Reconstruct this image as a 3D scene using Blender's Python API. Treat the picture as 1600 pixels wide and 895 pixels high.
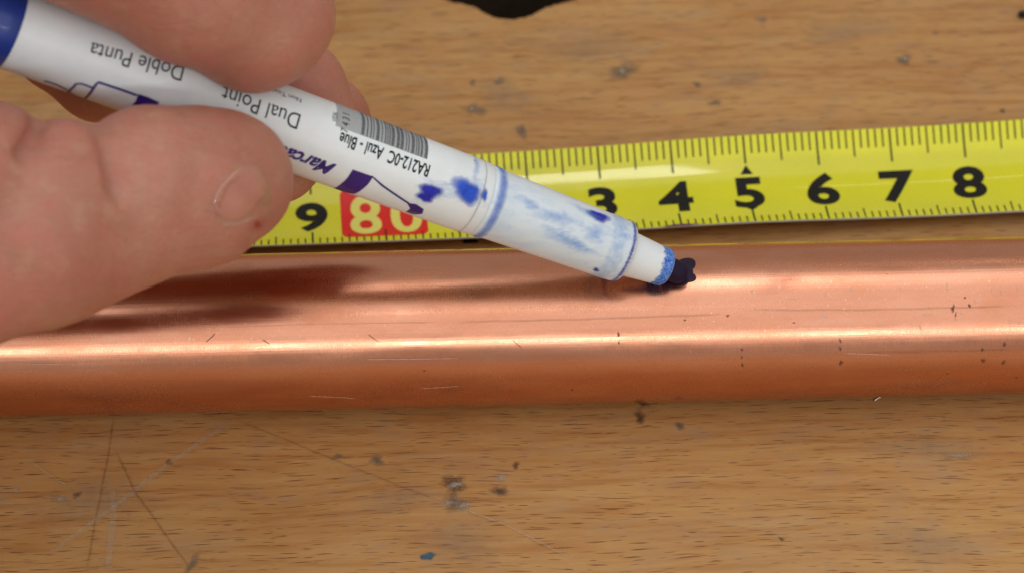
import bpy, bmesh, math, random
import numpy as np
from mathutils import Vector, Matrix
from mathutils.bvhtree import BVHTree
random.seed(4)
for o in list(bpy.data.objects): bpy.data.objects.remove(o)
S = bpy.context.scene
COL = S.collection
MM = 0.001
R = math.radians
# ------------------------------------------------------------------ camera
EL = R(48.0); FPX = 6100.0; DIST = 500.0
BACK = np.array([0, -math.cos(EL), math.sin(EL)])
UP = np.array([0, math.sin(EL), math.cos(EL)])
RIGHT = np.array([1.0, 0, 0])
CAM = np.array([0, 0, 10.0]) + UP * 5.2 + BACK * DIST
cd = bpy.data.cameras.new('camera'); cam = bpy.data.objects.new('camera', cd); COL.objects.link(cam)
cam.location = Vector(CAM) * MM
cam.rotation_euler = (math.pi / 2 - EL, 0, 0)
cd.sensor_width = 36; cd.lens = 36 * FPX / 1600; cd.clip_start = 0.05; cd.clip_end = 20
cd.dof.use_dof = True; cd.dof.focus_distance = 0.491; cd.dof.aperture_fstop = 25
S.camera = cam
# ------------------------------------------------------------------ world and lamps
W = bpy.data.worlds.new('World'); S.world = W; W.use_nodes = True
W.node_tree.nodes['Background'].inputs[0].default_value = (0.78, 0.70, 0.62, 1)
W.node_tree.nodes['Background'].inputs[1].default_value = 0.46
def lamp(name, loc, aim, sx, sy, power, color):
    l = bpy.data.lights.new(name, 'AREA'); l.shape = 'RECTANGLE'; l.size = sx; l.size_y = sy
    l.energy = power; l.color = color
    o = bpy.data.objects.new(name, l); COL.objects.link(o); o.location = loc
    o.rotation_euler = (Vector(aim) - Vector(loc)).to_track_quat('-Z', 'Y').to_euler()
    return o
def polar(elev, dist, x=0):                      # elevation measured from the viewer's side of the bench
    return (x, -math.cos(R(elev)) * dist, math.sin(R(elev)) * dist)
lamp('room_ceiling_light', polar(80, 1.5), (0, 0, 0), 2.8, 2.6, 15.0, (0.97, 0.99, 1.0))
lamp('bench_lamp', polar(107, 1.1, 0.048), (0.0, 0, 0), 0.06, 0.24, 0.42, (1.0, 0.96, 0.90))
lamp('window_light', polar(29, 1.5), (0, 0, 0), 1.9, 0.03, 4.3, (1.0, 0.97, 0.92))
lamp('second_lamp', polar(73, 1.2, -0.02), (0, 0, 0), 0.08, 0.02, 0.05, (1.0, 0.96, 0.9))
lamp('rear_lamp', polar(135, 1.3, 0.26), (0, 0, 0), 0.18, 0.012, 0.05, (1.0, 0.93, 0.8))
S.view_settings.view_transform = 'Standard'; S.view_settings.look = 'None'
S.view_settings.exposure = 0.24; S.view_settings.gamma = 1.0
S.cycles.max_bounces = 6

# ------------------------------------------------------------------ sight-line helpers (mm)
def ray(u, v):
    d = RIGHT * ((u - 800) / FPX) + UP * ((447.5 - v) / FPX) - BACK
    return d                                       # unit depth along the view axis
def on_plane(u, v, z):
    d = ray(u, v); t = (z - CAM[2]) / d[2]; return CAM + d * t
def at_depth(u, v, dep): return CAM + ray(u, v) * dep
def norm(a): return a / np.linalg.norm(a)

# ------------------------------------------------------------------ scene helpers
def meshobj(name, verts, faces, mat, parent=None, smooth=True, fade=None, attr=None):
    me = bpy.data.meshes.new(name)
    me.from_pydata([tuple(float(c) * MM for c in v) for v in verts], [], [tuple(int(i) for i in f) for f in faces])
    me.update()
    if mat: me.materials.append(mat)
    if smooth: me.polygons.foreach_set('use_smooth', [True] * len(me.polygons))
    if fade is not None:
        a = me.attributes.new('fade', 'FLOAT', 'POINT'); a.data.foreach_set('value', [float(x) for x in fade])
    o = bpy.data.objects.new(name, me); COL.objects.link(o)
    if parent: o.parent = parent
    return o
def empty(name, loc_mm=(0, 0, 0)):
    o = bpy.data.objects.new(name, None); COL.objects.link(o); o.empty_display_size = 0.01
    return o
def tag(o, label=None, cat=None, group=None, kind=None):
    for k, v in (('label', label), ('category', cat), ('group', group), ('kind', kind)):
        if v: o[k] = v
    return o
# ---- node helper
class NT:
    def __init__(s, name):
        s.m = bpy.data.materials.new(name); s.m.use_nodes = True; s.t = s.m.node_tree
        s.b = s.t.nodes['Principled BSDF']
    def n(s, typ, ins=None, **kw):
        nd = s.t.nodes.new(typ)
        for k, v in kw.items(): setattr(nd, k, v)
        for k, v in (ins or {}).items():
            if isinstance(v, bpy.types.NodeSocket): s.t.links.new(v, nd.inputs[k])
            else: nd.inputs[k].default_value = v
        return nd
    def math(s, op, a, b=0.0, c=0.0, clamp=False):
        return s.n('ShaderNodeMath', {0: a, 1: b, 2: c}, operation=op, use_clamp=clamp).outputs[0]
    def mix(s, fac, a, b):
        nd = s.n('ShaderNodeMix', data_type='RGBA')
        for k, v in ((0, fac), (6, a), (7, b)):
            if isinstance(v, bpy.types.NodeSocket): s.t.links.new(v, nd.inputs[k])
            else: nd.inputs[k].default_value = v if k == 0 or len(v) == 4 else (*v, 1)
        return nd.outputs[2]
    def coord(s): return s.n('ShaderNodeTexCoord').outputs['Object']
    def mapping(s, vec, scale=(1, 1, 1), rot=(0, 0, 0), loc=(0, 0, 0)):
        return s.n('ShaderNodeMapping', {0: vec, 1: loc, 2: rot, 3: scale}).outputs[0]
    def noise(s, vec, scale=1.0, detail=2.0, rough=0.5, dist=0.0):
        return s.n('ShaderNodeTexNoise', {'Vector': vec, 'Scale': scale, 'Detail': detail, 'Roughness': rough, 'Distortion': dist}).outputs[0]
    def ramp(s, fac, lo, hi, a=0.0, b=1.0):
        return s.n('ShaderNodeMapRange', {0: fac, 1: lo, 2: hi, 3: a, 4: b}).outputs[0]
    def out(s, **kw):
        for k, v in kw.items():
            k = k.replace('_', ' ')
            if isinstance(v, bpy.types.NodeSocket): s.t.links.new(v, s.b.inputs[k])
            else: s.b.inputs[k].default_value = (*v, 1) if isinstance(v, tuple) and len(v) == 3 and 'Radius' not in k else v
        return s.m
    def bump(s, h, strength, dist):
        return s.n('ShaderNodeBump', {'Height': h, 'Strength': strength, 'Distance': dist}).outputs[0]

# ------------------------------------------------------------------ materials
def mat_wood():
    t = NT('beech_wood'); c = t.mapping(t.coord(), (1000, 1000, 1000), (0, 0, R(-2.2)))
    wob = t.noise(t.mapping(c, (.02, .06, 1)), 1, 2)
    sep = t.n('ShaderNodeSeparateXYZ', {0: c})
    y = t.math('ADD', sep.outputs[1], t.math('MULTIPLY', wob, 5.0))
    cc = t.n('ShaderNodeCombineXYZ', {0: sep.outputs[0], 1: y, 2: 0.0}).outputs[0]
    big = t.noise(t.mapping(cc, (.022, .11, 1)), 1, 3, .55)
    mid = t.noise(t.mapping(cc, (.06, .8, 1)), 1, 3, .6)
    fine = t.noise(t.mapping(cc, (.5, 6.5, 1)), 1, 3, .65)
    col = t.mix(t.ramp(big, .32, .68), (.39, .185, .056), (.49, .262, .088))
    col = t.mix(t.ramp(mid, .40, .72, 0, .55), col, (.56, .355, .145))
    col = t.mix(t.ramp(mid, .46, .28, 0, .55), col, (.30, .125, .040))
    col = t.mix(t.ramp(fine, .35, .7, .26, 0), col, (.30, .15, .06))
    mot = t.noise(t.mapping(c, (.16, .35, 1)), 1, 4, .65)
    col = t.mix(t.ramp(mot, .52, .74, 0, .55), col, (.33, .21, .125))
    gry = t.noise(t.mapping(c, (.05, .13, 1), loc=(3, 9, 0)), 1, 4, .6)
    col = t.mix(t.ramp(gry, .54, .72, 0, .4), col, (.38, .26, .16))
    red = t.noise(t.mapping(c, (.07, .2, 1), loc=(31, 5, 0)), 1, 3, .6)
    col = t.mix(t.ramp(red, .55, .72, 0, .45), col, (.38, .155, .045))
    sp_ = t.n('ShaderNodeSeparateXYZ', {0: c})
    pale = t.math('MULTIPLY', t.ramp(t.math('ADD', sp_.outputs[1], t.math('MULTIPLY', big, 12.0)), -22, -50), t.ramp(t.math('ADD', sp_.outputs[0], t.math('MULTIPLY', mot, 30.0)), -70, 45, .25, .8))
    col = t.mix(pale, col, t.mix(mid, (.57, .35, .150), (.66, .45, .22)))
    h = None
    for k, (sx, sy, lx, ly, keep, dark) in enumerate(((5.4, .72, 1.45, .085, .6, 1.0), (3.6, .6, .8, .065, .45, .8), (8.6, 1.7, 2.2, .10, .5, .95))):
        v = t.mapping(cc, (1 / sx, 1 / sy, 1), loc=(k * 3.7, k * 1.9, 0))
        vo = t.n('ShaderNodeTexVoronoi', {'Vector': v, 'Scale': 1.0, 'Randomness': 1.0}, voronoi_dimensions='2D')
        d = t.n('ShaderNodeVectorMath', {0: v, 1: vo.outputs['Position']}, operation='SUBTRACT').outputs[0]
        ds = t.n('ShaderNodeSeparateXYZ', {0: d})
        rnd = t.n('ShaderNodeSeparateColor', {0: vo.outputs['Color']})
        ex = t.math('DIVIDE', t.math('MULTIPLY', ds.outputs[0], sx / lx), t.ramp(rnd.outputs[0], 0, 1, .45, 1.25))
        bend = t.math('MULTIPLY', t.math('SUBTRACT', t.noise(t.mapping(c, (.9, 1.5, 1)), 1, 2), .5), .9)
        ey = t.math('ADD', t.math('MULTIPLY', ds.outputs[1], sy / ly), bend)
        rr = t.math('ADD', t.math('POWER', t.math('ABSOLUTE', ex), 2.0), t.math('POWER', t.math('ABSOLUTE', ey), 2.0))
        m = t.ramp(rr, .2, 1.1, 1, 0)
        m = t.math('MULTIPLY', m, t.math('LESS_THAN', rnd.outputs[1], keep))
        m = t.math('MULTIPLY', m, t.ramp(rnd.outputs[2], 0, 1, .25, dark))
        h = m if h is None else t.math('MAXIMUM', h, m)
        col = t.mix(m, col, (.17, .068, .025))
    wear = t.noise(t.mapping(c, (.035, .05, 1), loc=(7, 2, 0)), 1, 5, .6)
    grime = t.noise(t.mapping(c, (2.2, 3.2, 1)), 1, 3, .7)
    col = t.mix(t.math('MULTIPLY', t.ramp(wear, .52, .66), t.ramp(grime, .48, .7, 0, .35)), col, (.42, .32, .21))
    col = t.mix(t.ramp(t.noise(t.mapping(c, (.9, 1.1, 1), loc=(4, 0, 0)), 1, 2), .74, .8, 0, .7), col, (.15, .10, .07))
    hh = t.math('SUBTRACT', t.math('MULTIPLY', fine, .5), t.math('MULTIPLY', h, 1.2))
    t.out(Base_Color=col, Roughness=t.ramp(mid, .2, .8, .42, .6), Normal=t.bump(hh, .45, .00014))
    t.b.inputs['Specular IOR Level'].default_value = .25
    return t.m
def mat_copper():
    t = NT('copper'); c = t.coord(); s = t.n('ShaderNodeSeparateXYZ', {0: c})
    th = t.math('ARCTAN2', s.outputs[1], t.math('SUBTRACT', s.outputs[2], 0.0))
    x = t.math('MULTIPLY', s.outputs[0], 1000.0)
    v = t.n('ShaderNodeCombineXYZ', {0: x, 1: t.math('MULTIPLY', th, 10.0), 2: 0.0}).outputs[0]
    draw = t.noise(t.mapping(v, (.012, 2.6, 1)), 1, 4, .7)
    circ = t.noise(t.mapping(v, (5.5, .7, 1)), 1, 3, .7)
    blot = t.noise(t.mapping(v, (.05, .22, 1)), 1, 4, .6)
    spk = t.noise(t.mapping(v, (4.0, 1.6, 1)), 1, 2, .6)
    region = t.noise(t.mapping(v, (.022, .12, 1), loc=(2.2, 0, 0)), 1, 3, .6)
    col = t.mix(t.ramp(blot, .3, .7), (.64, .262, .155), (.71, .33, .212))
    col = t.mix(t.ramp(draw, .35, .6, .22, 0), col, (.56, .24, .12))
    grain = t.noise(t.mapping(v, (9.0, 2.2, 1)), 1, 3, .7)
    col = t.mix(t.ramp(grain, .35, .68, .0, .25), col, (.82, .48, .36))
    tar = t.noise(t.mapping(v, (.11, .16, 1), loc=(11, 4, 0)), 1, 5, .65)
    col = t.mix(t.ramp(tar, .52, .72, 0, .5), col, (.60, .235, .12)); col = t.mix(t.ramp(tar, .44, .28, 0, .35), col, (.76, .41, .29))
    tick = t.math('MULTIPLY', t.ramp(spk, .66, .74), t.ramp(region, .48, .58))
    col = t.mix(t.math('MULTIPLY', tick, .6), col, (.95, .76, .66))
    pit = t.ramp(t.noise(t.mapping(v, (1.1, 1.3, 1), loc=(50, 9, 0)), 1, 2, .5), .77, .82)
    col = t.mix(t.math('MULTIPLY', pit, .7), col, (.22, .08, .04))
    ro = t.math('ADD', t.ramp(circ, .3, .7, .19, .25), t.math('ADD', t.ramp(blot, .3, .7, -.02, .06), t.ramp(tar, .35, .7, -.03, .07)))
    h = t.math('ADD', t.math('MULTIPLY', draw, 1.0), t.math('MULTIPLY', circ, .12))
    t.out(Base_Color=col, Metallic=1.0, Roughness=ro, Normal=t.bump(h, .16, .00006))
    return t.m
def mat_simple(name, col, rough=.5, coat=0.0, var=.0, metallic=0.0, bump=0.0, spec=.5):
    t = NT(name); c = t.mapping(t.coord(), (1000, 1000, 1000))
    n = t.noise(c, .35, 4, .6)
    dark = tuple(x * (1 - var) for x in col)
    k = dict(Base_Color=t.mix(t.ramp(n, .3, .7), dark, col), Roughness=rough, Metallic=metallic, Coat_Weight=coat)
    if bump: k['Normal'] = t.bump(t.noise(c, 3.0, 3, .6), bump, .00005)
    t.out(**k); t.b.inputs['Specular IOR Level'].default_value = spec
    return t.m
def mat_decal(name, col, col2=None, lo=.25, hi=.6, nscale=1.2, amp=.6, maxa=1.0, rough=.6, stretch=(1, 1, 1), spec=.3):
    t = NT(name); c = t.mapping(t.coord(), tuple(1000 * s for s in stretch))
    n = t.noise(c, nscale, 4, .65)
    f = t.n('ShaderNodeAttribute', attribute_name='fade').outputs['Fac']
    a = t.math('ADD', f, t.math('MULTIPLY', t.math('SUBTRACT', n, .5), amp * 2))
    a = t.ramp(a, lo, hi, 0, maxa)
    n2 = t.noise(c, nscale * 1.7, 3, .6)
    t.out(Base_Color=t.mix(t.ramp(n2, .35, .65), col, col2 or col), Alpha=a, Roughness=rough)
    t.b.inputs['Specular IOR Level'].default_value = spec
    return t.m
def mat_skin():
    t = NT('skin'); c = t.mapping(t.coord(), (1000, 1000, 1000))
    a = t.noise(c, .07, 4, .6); b = t.noise(c, .35, 4, .65); f = t.noise(c, 1.6, 3, .6)
    col = t.mix(t.ramp(a, .34, .66), (.40, .160, .108), (.50, .240, .172))
    col = t.mix(t.ramp(b, .50, .70, 0, .6), col, (.50, .165, .125))
    col = t.mix(t.ramp(b, .46, .28, 0, .35), col, (.56, .34, .23))
    bl = t.noise(t.mapping(c, (1, 1, 1), loc=(40, 7, 3)), .13, 3, .55)
    col = t.mix(t.ramp(bl, .48, .68, 0, .55), col, (.55, .20, .155))
    col = t.mix(t.ramp(f, .4, .7, 0, .18), col, (.40, .17, .11))
    vo = t.n('ShaderNodeTexVoronoi', {'Vector': t.mapping(c, (1, 1, 1)), 'Scale': 1.9}, feature='DISTANCE_TO_EDGE').outputs[0]
    wr = t.noise(t.mapping(c, (.5, 1.6, 1.1), (0, R(25), R(-20))), 1, 4, .7, 1.2)
    po = t.n('ShaderNodeTexVoronoi', {'Vector': c, 'Scale': 3.1}).outputs[0]
    h = t.math('ADD', t.math('MULTIPLY', t.ramp(vo, 0, .10, 0, .6), t.ramp(wr, .35, .6)), t.math('ADD', t.math('MULTIPLY', f, .7), t.math('MULTIPLY', wr, 2.2)))
    h = t.math('ADD', h, t.ramp(po, 0, .25, -.6, 0))
    col = t.mix(t.ramp(po, .04, .2, .45, 0), col, (.33, .13, .09)); col = t.mix(t.ramp(wr, .36, .5, .28, 0), col, (.36, .13, .09))
    t.out(Base_Color=col, Roughness=t.ramp(b, .3, .7, .42, .56), Normal=t.bump(h, .45, .00016))
    t.b.inputs['Subsurface Weight'].default_value = .5
    t.b.inputs['Subsurface Radius'].default_value = (1.0, .35, .2)
    t.b.inputs['Subsurface Scale'].default_value = .0022
    return t.m
def mat_tape():
    t = NT('tape_yellow'); c = t.mapping(t.coord(), (1000, 1000, 1000))
    n = t.noise(c, .12, 4, .6); f = t.noise(c, 2.2, 4, .7)
    col = t.mix(t.ramp(n, .3, .7), (.66, .66, .004), (.74, .72, .006))
    col = t.mix(t.ramp(f, .6, .75, 0, .35), col, (.40, .38, .03))
    h = t.noise(t.mapping(c, (.05, 1.2, 1)), 1, 3, .6)
    t.out(Base_Color=col, Roughness=t.ramp(f, .3, .7, .24, .36), Coat_Weight=.6, Coat_Roughness=.06, Normal=t.bump(h, .3, .00006))
    t.b.inputs['Specular IOR Level'].default_value = .35
    return t.m
def mat_plastic(name, stains):
    t = NT(name); c = t.mapping(t.coord(), (1000, 1000, 1000))
    n = t.noise(c, .25, 4, .6)
    col = t.mix(t.ramp(n, .3, .7), (.73, .80, .85), (.79, .85, .89))
    if stains:
        # faint washed ink rubbed along the grip
        st = t.mapping(c, (.16, .9, .5), (0, R(27), 0))
        m = t.noise(st, 1.0, 4, .6)
        col = t.mix(.5, col, (.62, .74, .84)); col = t.mix(t.ramp(m, .46, .74, 0, .45), col, (.36, .56, .84))
        m2 = t.noise(t.mapping(c, (.25, .4, .3), loc=(5, 1, 2)), 1, 4, .7)
        col = t.mix(t.ramp(m2, .58, .76, 0, .5), col, (.26, .42, .80))
        sp = t.noise(c, 1.5, 3, .7)
        col = t.mix(t.ramp(sp, .74, .8, 0, .6), col, (.05, .05, .25))
    t.out(Base_Color=col, Roughness=.33, Normal=t.bump(t.noise(c, 1.5, 3, .6), .15, .00006))
    t.b.inputs['Subsurface Weight'].default_value = .15
    t.b.inputs['Subsurface Scale'].default_value = .001
    return t.m
M = dict(
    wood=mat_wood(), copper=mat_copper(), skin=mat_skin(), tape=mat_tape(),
    white=mat_plastic('white_plastic', False), grip=mat_plastic('stained_white_plastic', True),
    blue=mat_simple('blue_cap_plastic', (.012, .045, .30), .35, .2, .2),
    nozzle_blue=mat_decal('nozzle_ink', (.02, .07, .50), (.16, .36, .80), .15, .6, 1.9, .6),
    nib=mat_simple('soaked_felt', (.010, .003, .028), .6, 0, .4, bump=.6, spec=.3),
    black=mat_simple('black_print', (.012, .011, .010), .5, 0, .3, spec=.2),
    grey=mat_decal('grey_print', (.10, .11, .12), (.16, .17, .18), -.8, -.2, 1.5, .25, .9),
    purple=mat_simple('purple_print', (.040, .010, .22), .4, 0, .3),
    red=mat_simple('red_print', (.76, .007, .002), .5, 0, .1),
    yprint=mat_simple('yellow_print', (.80, .76, .16), .35, 0, .05),
    steel=mat_simple('tape_edge_metal', (.62, .62, .55), .35, 0, .2, .3),
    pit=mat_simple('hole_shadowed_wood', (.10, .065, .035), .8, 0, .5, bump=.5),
    torn=mat_simple('torn_wood', (.42, .30, .18), .8, 0, .4, bump=.8),
)
# ------------------------------------------------------------------ decals: small irregular stains laid on a surface
def blob(name, fn, a, b, ra, rb, mat, parent, rot=0.0, rings=6, seg=26, irr=.18):
    ph = [random.uniform(0, 6.28) for _ in range(4)]
    V = [fn(a, b)]; F = []; fade = [1.0]
    cr, sr = math.cos(rot), math.sin(rot)
    for r in range(1, rings + 1):
        q = r / rings
        for k in range(seg):
            an = 2 * math.pi * k / seg
            w = 1 + irr * (math.sin(2 * an + ph[0]) + .6 * math.sin(3 * an + ph[1]) + .4 * math.sin(5 * an + ph[2]))
            x, y = ra * q * w * math.cos(an), rb * q * w * math.sin(an)
            V.append(fn(a + x * cr - y * sr, b + x * sr + y * cr)); fade.append(1 - q)
            p = 1 + (r - 1) * seg + k; p2 = 1 + (r - 1) * seg + (k + 1) % seg
            if r == 1: F.append((0, p, p2))
            else: F.append((p - seg, p, p2, p2 - seg))
    return meshobj(name, V, F, mat, parent, True, fade)
def streak(name, fn, pts, w, mat, parent):
    pts = [np.array(p, float) for p in pts]
    L = sum(np.linalg.norm(pts[i + 1] - pts[i]) for i in range(len(pts) - 1))
    n = max(6, int(L / (w * 2.0))); n = min(n, 120)
    acc = [0]
    for i in range(len(pts) - 1): acc.append(acc[-1] + np.linalg.norm(pts[i + 1] - pts[i]))
    V = []; F = []; fade = []
    ph = random.uniform(0, 6)
    for i in range(n + 1):
        d = L * i / n
        k = max(j for j in range(len(pts) - 1) if acc[j] <= d + 1e-9)
        dr = norm(pts[k + 1] - pts[k]); p = pts[k] + dr * (d - acc[k]); nn = np.array([-dr[1], dr[0]])
        p = p + nn * (math.sin(i * .35 + ph) * w * .12)
        e = min(1, min(i, n - i) / (n * .12 + .01))
        for q, f in ((-1, 0), (-.4, .9), (.4, .9), (1, 0)):
            V.append(fn(*(p + nn * w * q))); fade.append(f * e)
        if i:
            b = (i - 1) * 4
            for j in range(3): F.append((b + j, b + j + 1, b + j + 5, b + j + 4))
    return meshobj(name, V, F, mat, parent, True, fade)
# ---- flat lettering turned into a mesh and laid on a surface
def text_geo(body, bold=0.0, shear=0.0):
    c = bpy.data.curves.new('lettering', 'FONT'); c.body = body; c.size = 1; c.offset = bold; c.shear = shear
    c.resolution_u = 5; c.align_x = 'CENTER'
    o = bpy.data.objects.new('lettering', c); COL.objects.link(o)
    dg = bpy.context.evaluated_depsgraph_get()
    me = bpy.data.meshes.new_from_object(o.evaluated_get(dg))
    bpy.data.objects.remove(o); bpy.data.curves.remove(c)
    return me
def lay_text(name, body, fn, height, wscale, mat, parent, bold=0.0, shear=0.0, cut=.12):
    """fn(x_mm, y_mm) maps lettering space (centred) to the surface; height = cap height in mm"""
    me = text_geo(body, bold, shear); bm = bmesh.new(); bm.from_mesh(me); bpy.data.meshes.remove(me)
    bmesh.ops.remove_doubles(bm, verts=bm.verts, dist=1e-4)
    ys = np.arange(-.4, 1.1, cut)
    for y in ys:
        bmesh.ops.bisect_plane(bm, geom=bm.verts[:] + bm.edges[:] + bm.faces[:], plane_co=(0, y, 0), plane_no=(0, 1, 0))
    k = height / .73
    V = [fn(v.co.x * k * wscale, (v.co.y - .365) * k) for v in bm.verts]
    bm.verts.index_update()
    F = [[v.index for v in f.verts] for f in bm.faces]
    bm.free()
    return meshobj(name, V, F, mat, parent, False)
def grid(name, fn, a0, a1, b0, b1, na, nb, mat, parent, fade=None):
    V = []; F = []; fd = []
    for i in range(na + 1):
        for j in range(nb + 1):
            V.append(fn(a0 + (a1 - a0) * i / na, b0 + (b1 - b0) * j / nb)); fd.append(1)
    for i in range(na):
        for j in range(nb):
            p = i * (nb + 1) + j; F.append((p, p + nb + 1, p + nb + 2, p + 1))
    return meshobj(name, V, F, mat, parent, True, fd)

# ================================================================== THE BENCH
hole_px = [(668, -8), (700, 2), (722, 7), (745, 13), (756, 21), (768, 27), (785, 30), (803, 31), (820, 28), (834, 24), (845, 17), (858, 11), (876, 6),
           (900, -1), (935, -30), (960, -75), (950, -130), (905, -170), (860, -205), (800, -215), (735, -205), (680, -170), (640, -120), (635, -60)]
hole = [on_plane(u, v, 0) for u, v in hole_px]
hole2 = []
for i in range(len(hole)):                                         # ragged edge
    a, b = hole[i], hole[(i + 1) % len(hole)]
    for k in range(4):
        p = a + (b - a) * k / 4; p = p + np.array([random.uniform(-.12, .12), random.uniform(-.12, .12), 0]); hole2.append(p)
bench_top = empty('bench_top'); tag(bench_top, 'scratched beech workbench top under the pipe and tape', None, None, 'structure')
bm = bmesh.new()
X0, X1, Y0, Y1, TH = -420, 420, -330, 420, 38
out = [bm.verts.new((x, y, 0)) for x, y in ((X0, Y0), (X1, Y0), (X1, Y1), (X0, Y1))]
inn = [bm.verts.new((p[0], p[1], 0)) for p in hole2]
ed = [bm.edges.new((out[i], out[(i + 1) % 4])) for i in range(4)] + [bm.edges.new((inn[i], inn[(i + 1) % len(inn)])) for i in range(len(inn))]
bmesh.ops.triangle_fill(bm, edges=ed, use_beauty=True)
hx = sum(p[0] for p in hole2) / len(hole2); hy = sum(p[1] for p in hole2) / len(hole2)
bm.verts.ensure_lookup_table()
for f in list(bm.faces):
    if all(v in inn for v in f.verts):
        c = f.calc_center_median()
        # faces inside the hole outline are dropped
        ins = False; n = len(hole2); j = n - 1
        for i in range(n):
            if (hole2[i][1] > c.y) != (hole2[j][1] > c.y) and c.x < (hole2[j][0] - hole2[i][0]) * (c.y - hole2[i][1]) / (hole2[j][1] - hole2[i][1]) + hole2[i][0]: ins = not ins
            j = i
        if ins: bm.faces.remove(f)
low = [bm.verts.new((v.co.x, v.co.y, -TH)) for v in out]
for i in range(4): bm.faces.new((out[i], low[i], low[(i + 1) % 4], out[(i + 1) % 4]))
bm.faces.new(low)
bmesh.ops.recalc_face_normals(bm, faces=bm.faces)
bm.verts.index_update()
V = [v.co[:] for v in bm.verts]; F = [[v.index for v in f.verts] for f in bm.faces]; bm.free()
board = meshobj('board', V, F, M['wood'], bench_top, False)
# walls of the hole: a torn pale lip, then dark depth
V = []; F = []; n = len(hole2)
prof = [(0.0, 0.0), (0.25, -.5), (.5, -1.3)]
for s_, z in prof:
    for p in hole2:
        d = np.array([hx - p[0], hy - p[1]]); d = d / np.linalg.norm(d)
        V.append((p[0] + d[0] * s_, p[1] + d[1] * s_, z + (random.uniform(-.1, .1) if z else 0)))
for r in range(len(prof) - 1):
    for i in range(n): F.append((r * n + i, r * n + (i + 1) % n, (r + 1) * n + (i + 1) % n, (r + 1) * n + i))
meshobj('torn_rim', V, F, M['torn'], bench_top)
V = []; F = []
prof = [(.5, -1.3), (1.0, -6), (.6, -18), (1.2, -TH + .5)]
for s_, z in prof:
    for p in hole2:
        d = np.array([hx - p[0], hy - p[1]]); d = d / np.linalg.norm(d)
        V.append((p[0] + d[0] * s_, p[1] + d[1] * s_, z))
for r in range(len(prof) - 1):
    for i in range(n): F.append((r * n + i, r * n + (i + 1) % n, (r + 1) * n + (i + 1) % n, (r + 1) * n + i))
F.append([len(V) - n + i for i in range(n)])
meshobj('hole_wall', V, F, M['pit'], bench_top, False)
# marks on the bench
M['scr_dark'] = mat_decal('scratch_dark', (.17, .08, .035), None, .25, 1.3, 1.1, .8, .4)
M['scr_light'] = mat_decal('scratch_chalky', (.56, .45, .33), None, .35, 1.3, 1.9, 1.0, .42)
M['dent'] = mat_decal('grey_dent', (.25, .20, .15), (.12, .09, .065), .1, .9, .9, .4, .7)
M['dentl'] = mat_decal('pale_crust', (.50, .43, .34), (.34, .29, .23), .15, .9, 2.2, .7, .7)
M['knot'] = mat_decal('dark_knot', (.07, .035, .025), (.14, .08, .05), .1, .9, 1.6, .5, .75)
M['inkteal'] = mat_decal('teal_speck', (.02, .10, .16), None, .1, .4, 2, .4, .95)
M['smear'] = mat_decal('grey_smear', (.40, .30, .21), (.34, .25, .17), .2, 1.3, .5, .5, .4)
layer = [0]
def bz(u, v):
    p = on_plane(u, v, 0); return p
def bench_fn():
    layer[0] += 1; z = .02 + layer[0] * .004
    def f(a, b): return (a, b, z)
    return f
def bmark(name, u, v, ru, rv, m, rot=0.0, irr=.2):
    p = bz(u, v); return blob(name, bench_fn(), p[0], p[1], ru / 11.9, rv / 11.9 / .743, M[m], bench_top, rot, irr=irr)
def bscr(pts, w, m):
    P = [bz(u, v)[:2] for u, v in pts]; return streak('scratch', bench_fn(), P, w, M[m], bench_top)
for a in ((742, 172, 22, 14, 'dent'), (973, 112, 30, 20, 'dent'), (1412, 94, 20, 11, 'dent'), (815, 206, 12, 16, 'dent'), (780, 128, 12, 9, 'dent'),
          (1190, 31, 12, 8, 'dent'), (1117, 161, 14, 8, 'dent'), (709, 755, 27, 15, 'knot'), (712, 786, 26, 15, 'dent'), (781, 767, 15, 11, 'knot'), (806, 727, 8, 7, 'knot'),
          (589, 719, 16, 10, 'dent'), (527, 713, 10, 6, 'dent'), (264, 722, 7, 6, 'knot'), (120, 773, 7, 7, 'knot'), (1000, 652, 13, 12, 'knot'), (1004, 629, 14, 8, 'knot'),
          (1062, 665, 11, 7, 'dent'), (1221, 842, 6, 4, 'knot'), (1566, 174, 8, 5, 'knot'), (1090, 133, 10, 6, 'dent'),
          (738, 130, 9, 6, 'dent'), (1462, 52, 8, 4, 'dent')):
    bmark('dent', *a)
for a in ((737, 171, 7, 5), (973, 113, 9, 6), (1414, 93, 8, 5), (712, 757, 16, 8), (724, 790, 12, 7), (700, 786, 10, 6), (783, 747, 11, 6), (1187, 30, 6, 4), (25, 766, 6, 6), (95, 780, 14, 8), (1500, 712, 30, 5)):
    bmark('crust', *a, 'dentl')
bmark('teal_speck', 669, 869, 13, 6, 'inkteal')
for a in ((930, 75, 120, 45, 'smear'), (790, 150, 90, 40, 'smear'), (1150, 120, 60, 30, 'smear'), (620, 780, 90, 30, 'smear'), (720, 850, 110, 45, 'smear'), (150, 780, 110, 60, 'smear'), (1450, 700, 120, 30, 'smear'), (1320, 50, 110, 40, 'smear'), (1450, 850, 120, 40, 'smear')):
    bmark('smear', *a)
bscr([(180, 640), (168, 720), (152, 800), (134, 900)], .22, 'scr_dark')
bscr([(176, 695), (212, 770), (262, 840), (305, 900)], .24, 'scr_dark')
bmark('dent', 300, 882, 9, 22, 'dent', R(-20))
bscr([(372, 648), (300, 700), (212, 765), (150, 812), (60, 880)], .55, 'scr_light')
bscr([(352, 650), (440, 685), (530, 722), (620, 758), (705, 790)], .2, 'scr_dark')
bscr([(700, 786), (800, 825), (905, 880)], .16, 'scr_light')
bscr([(40, 715), (75, 742), (110, 762)], .22, 'scr_light')
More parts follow.
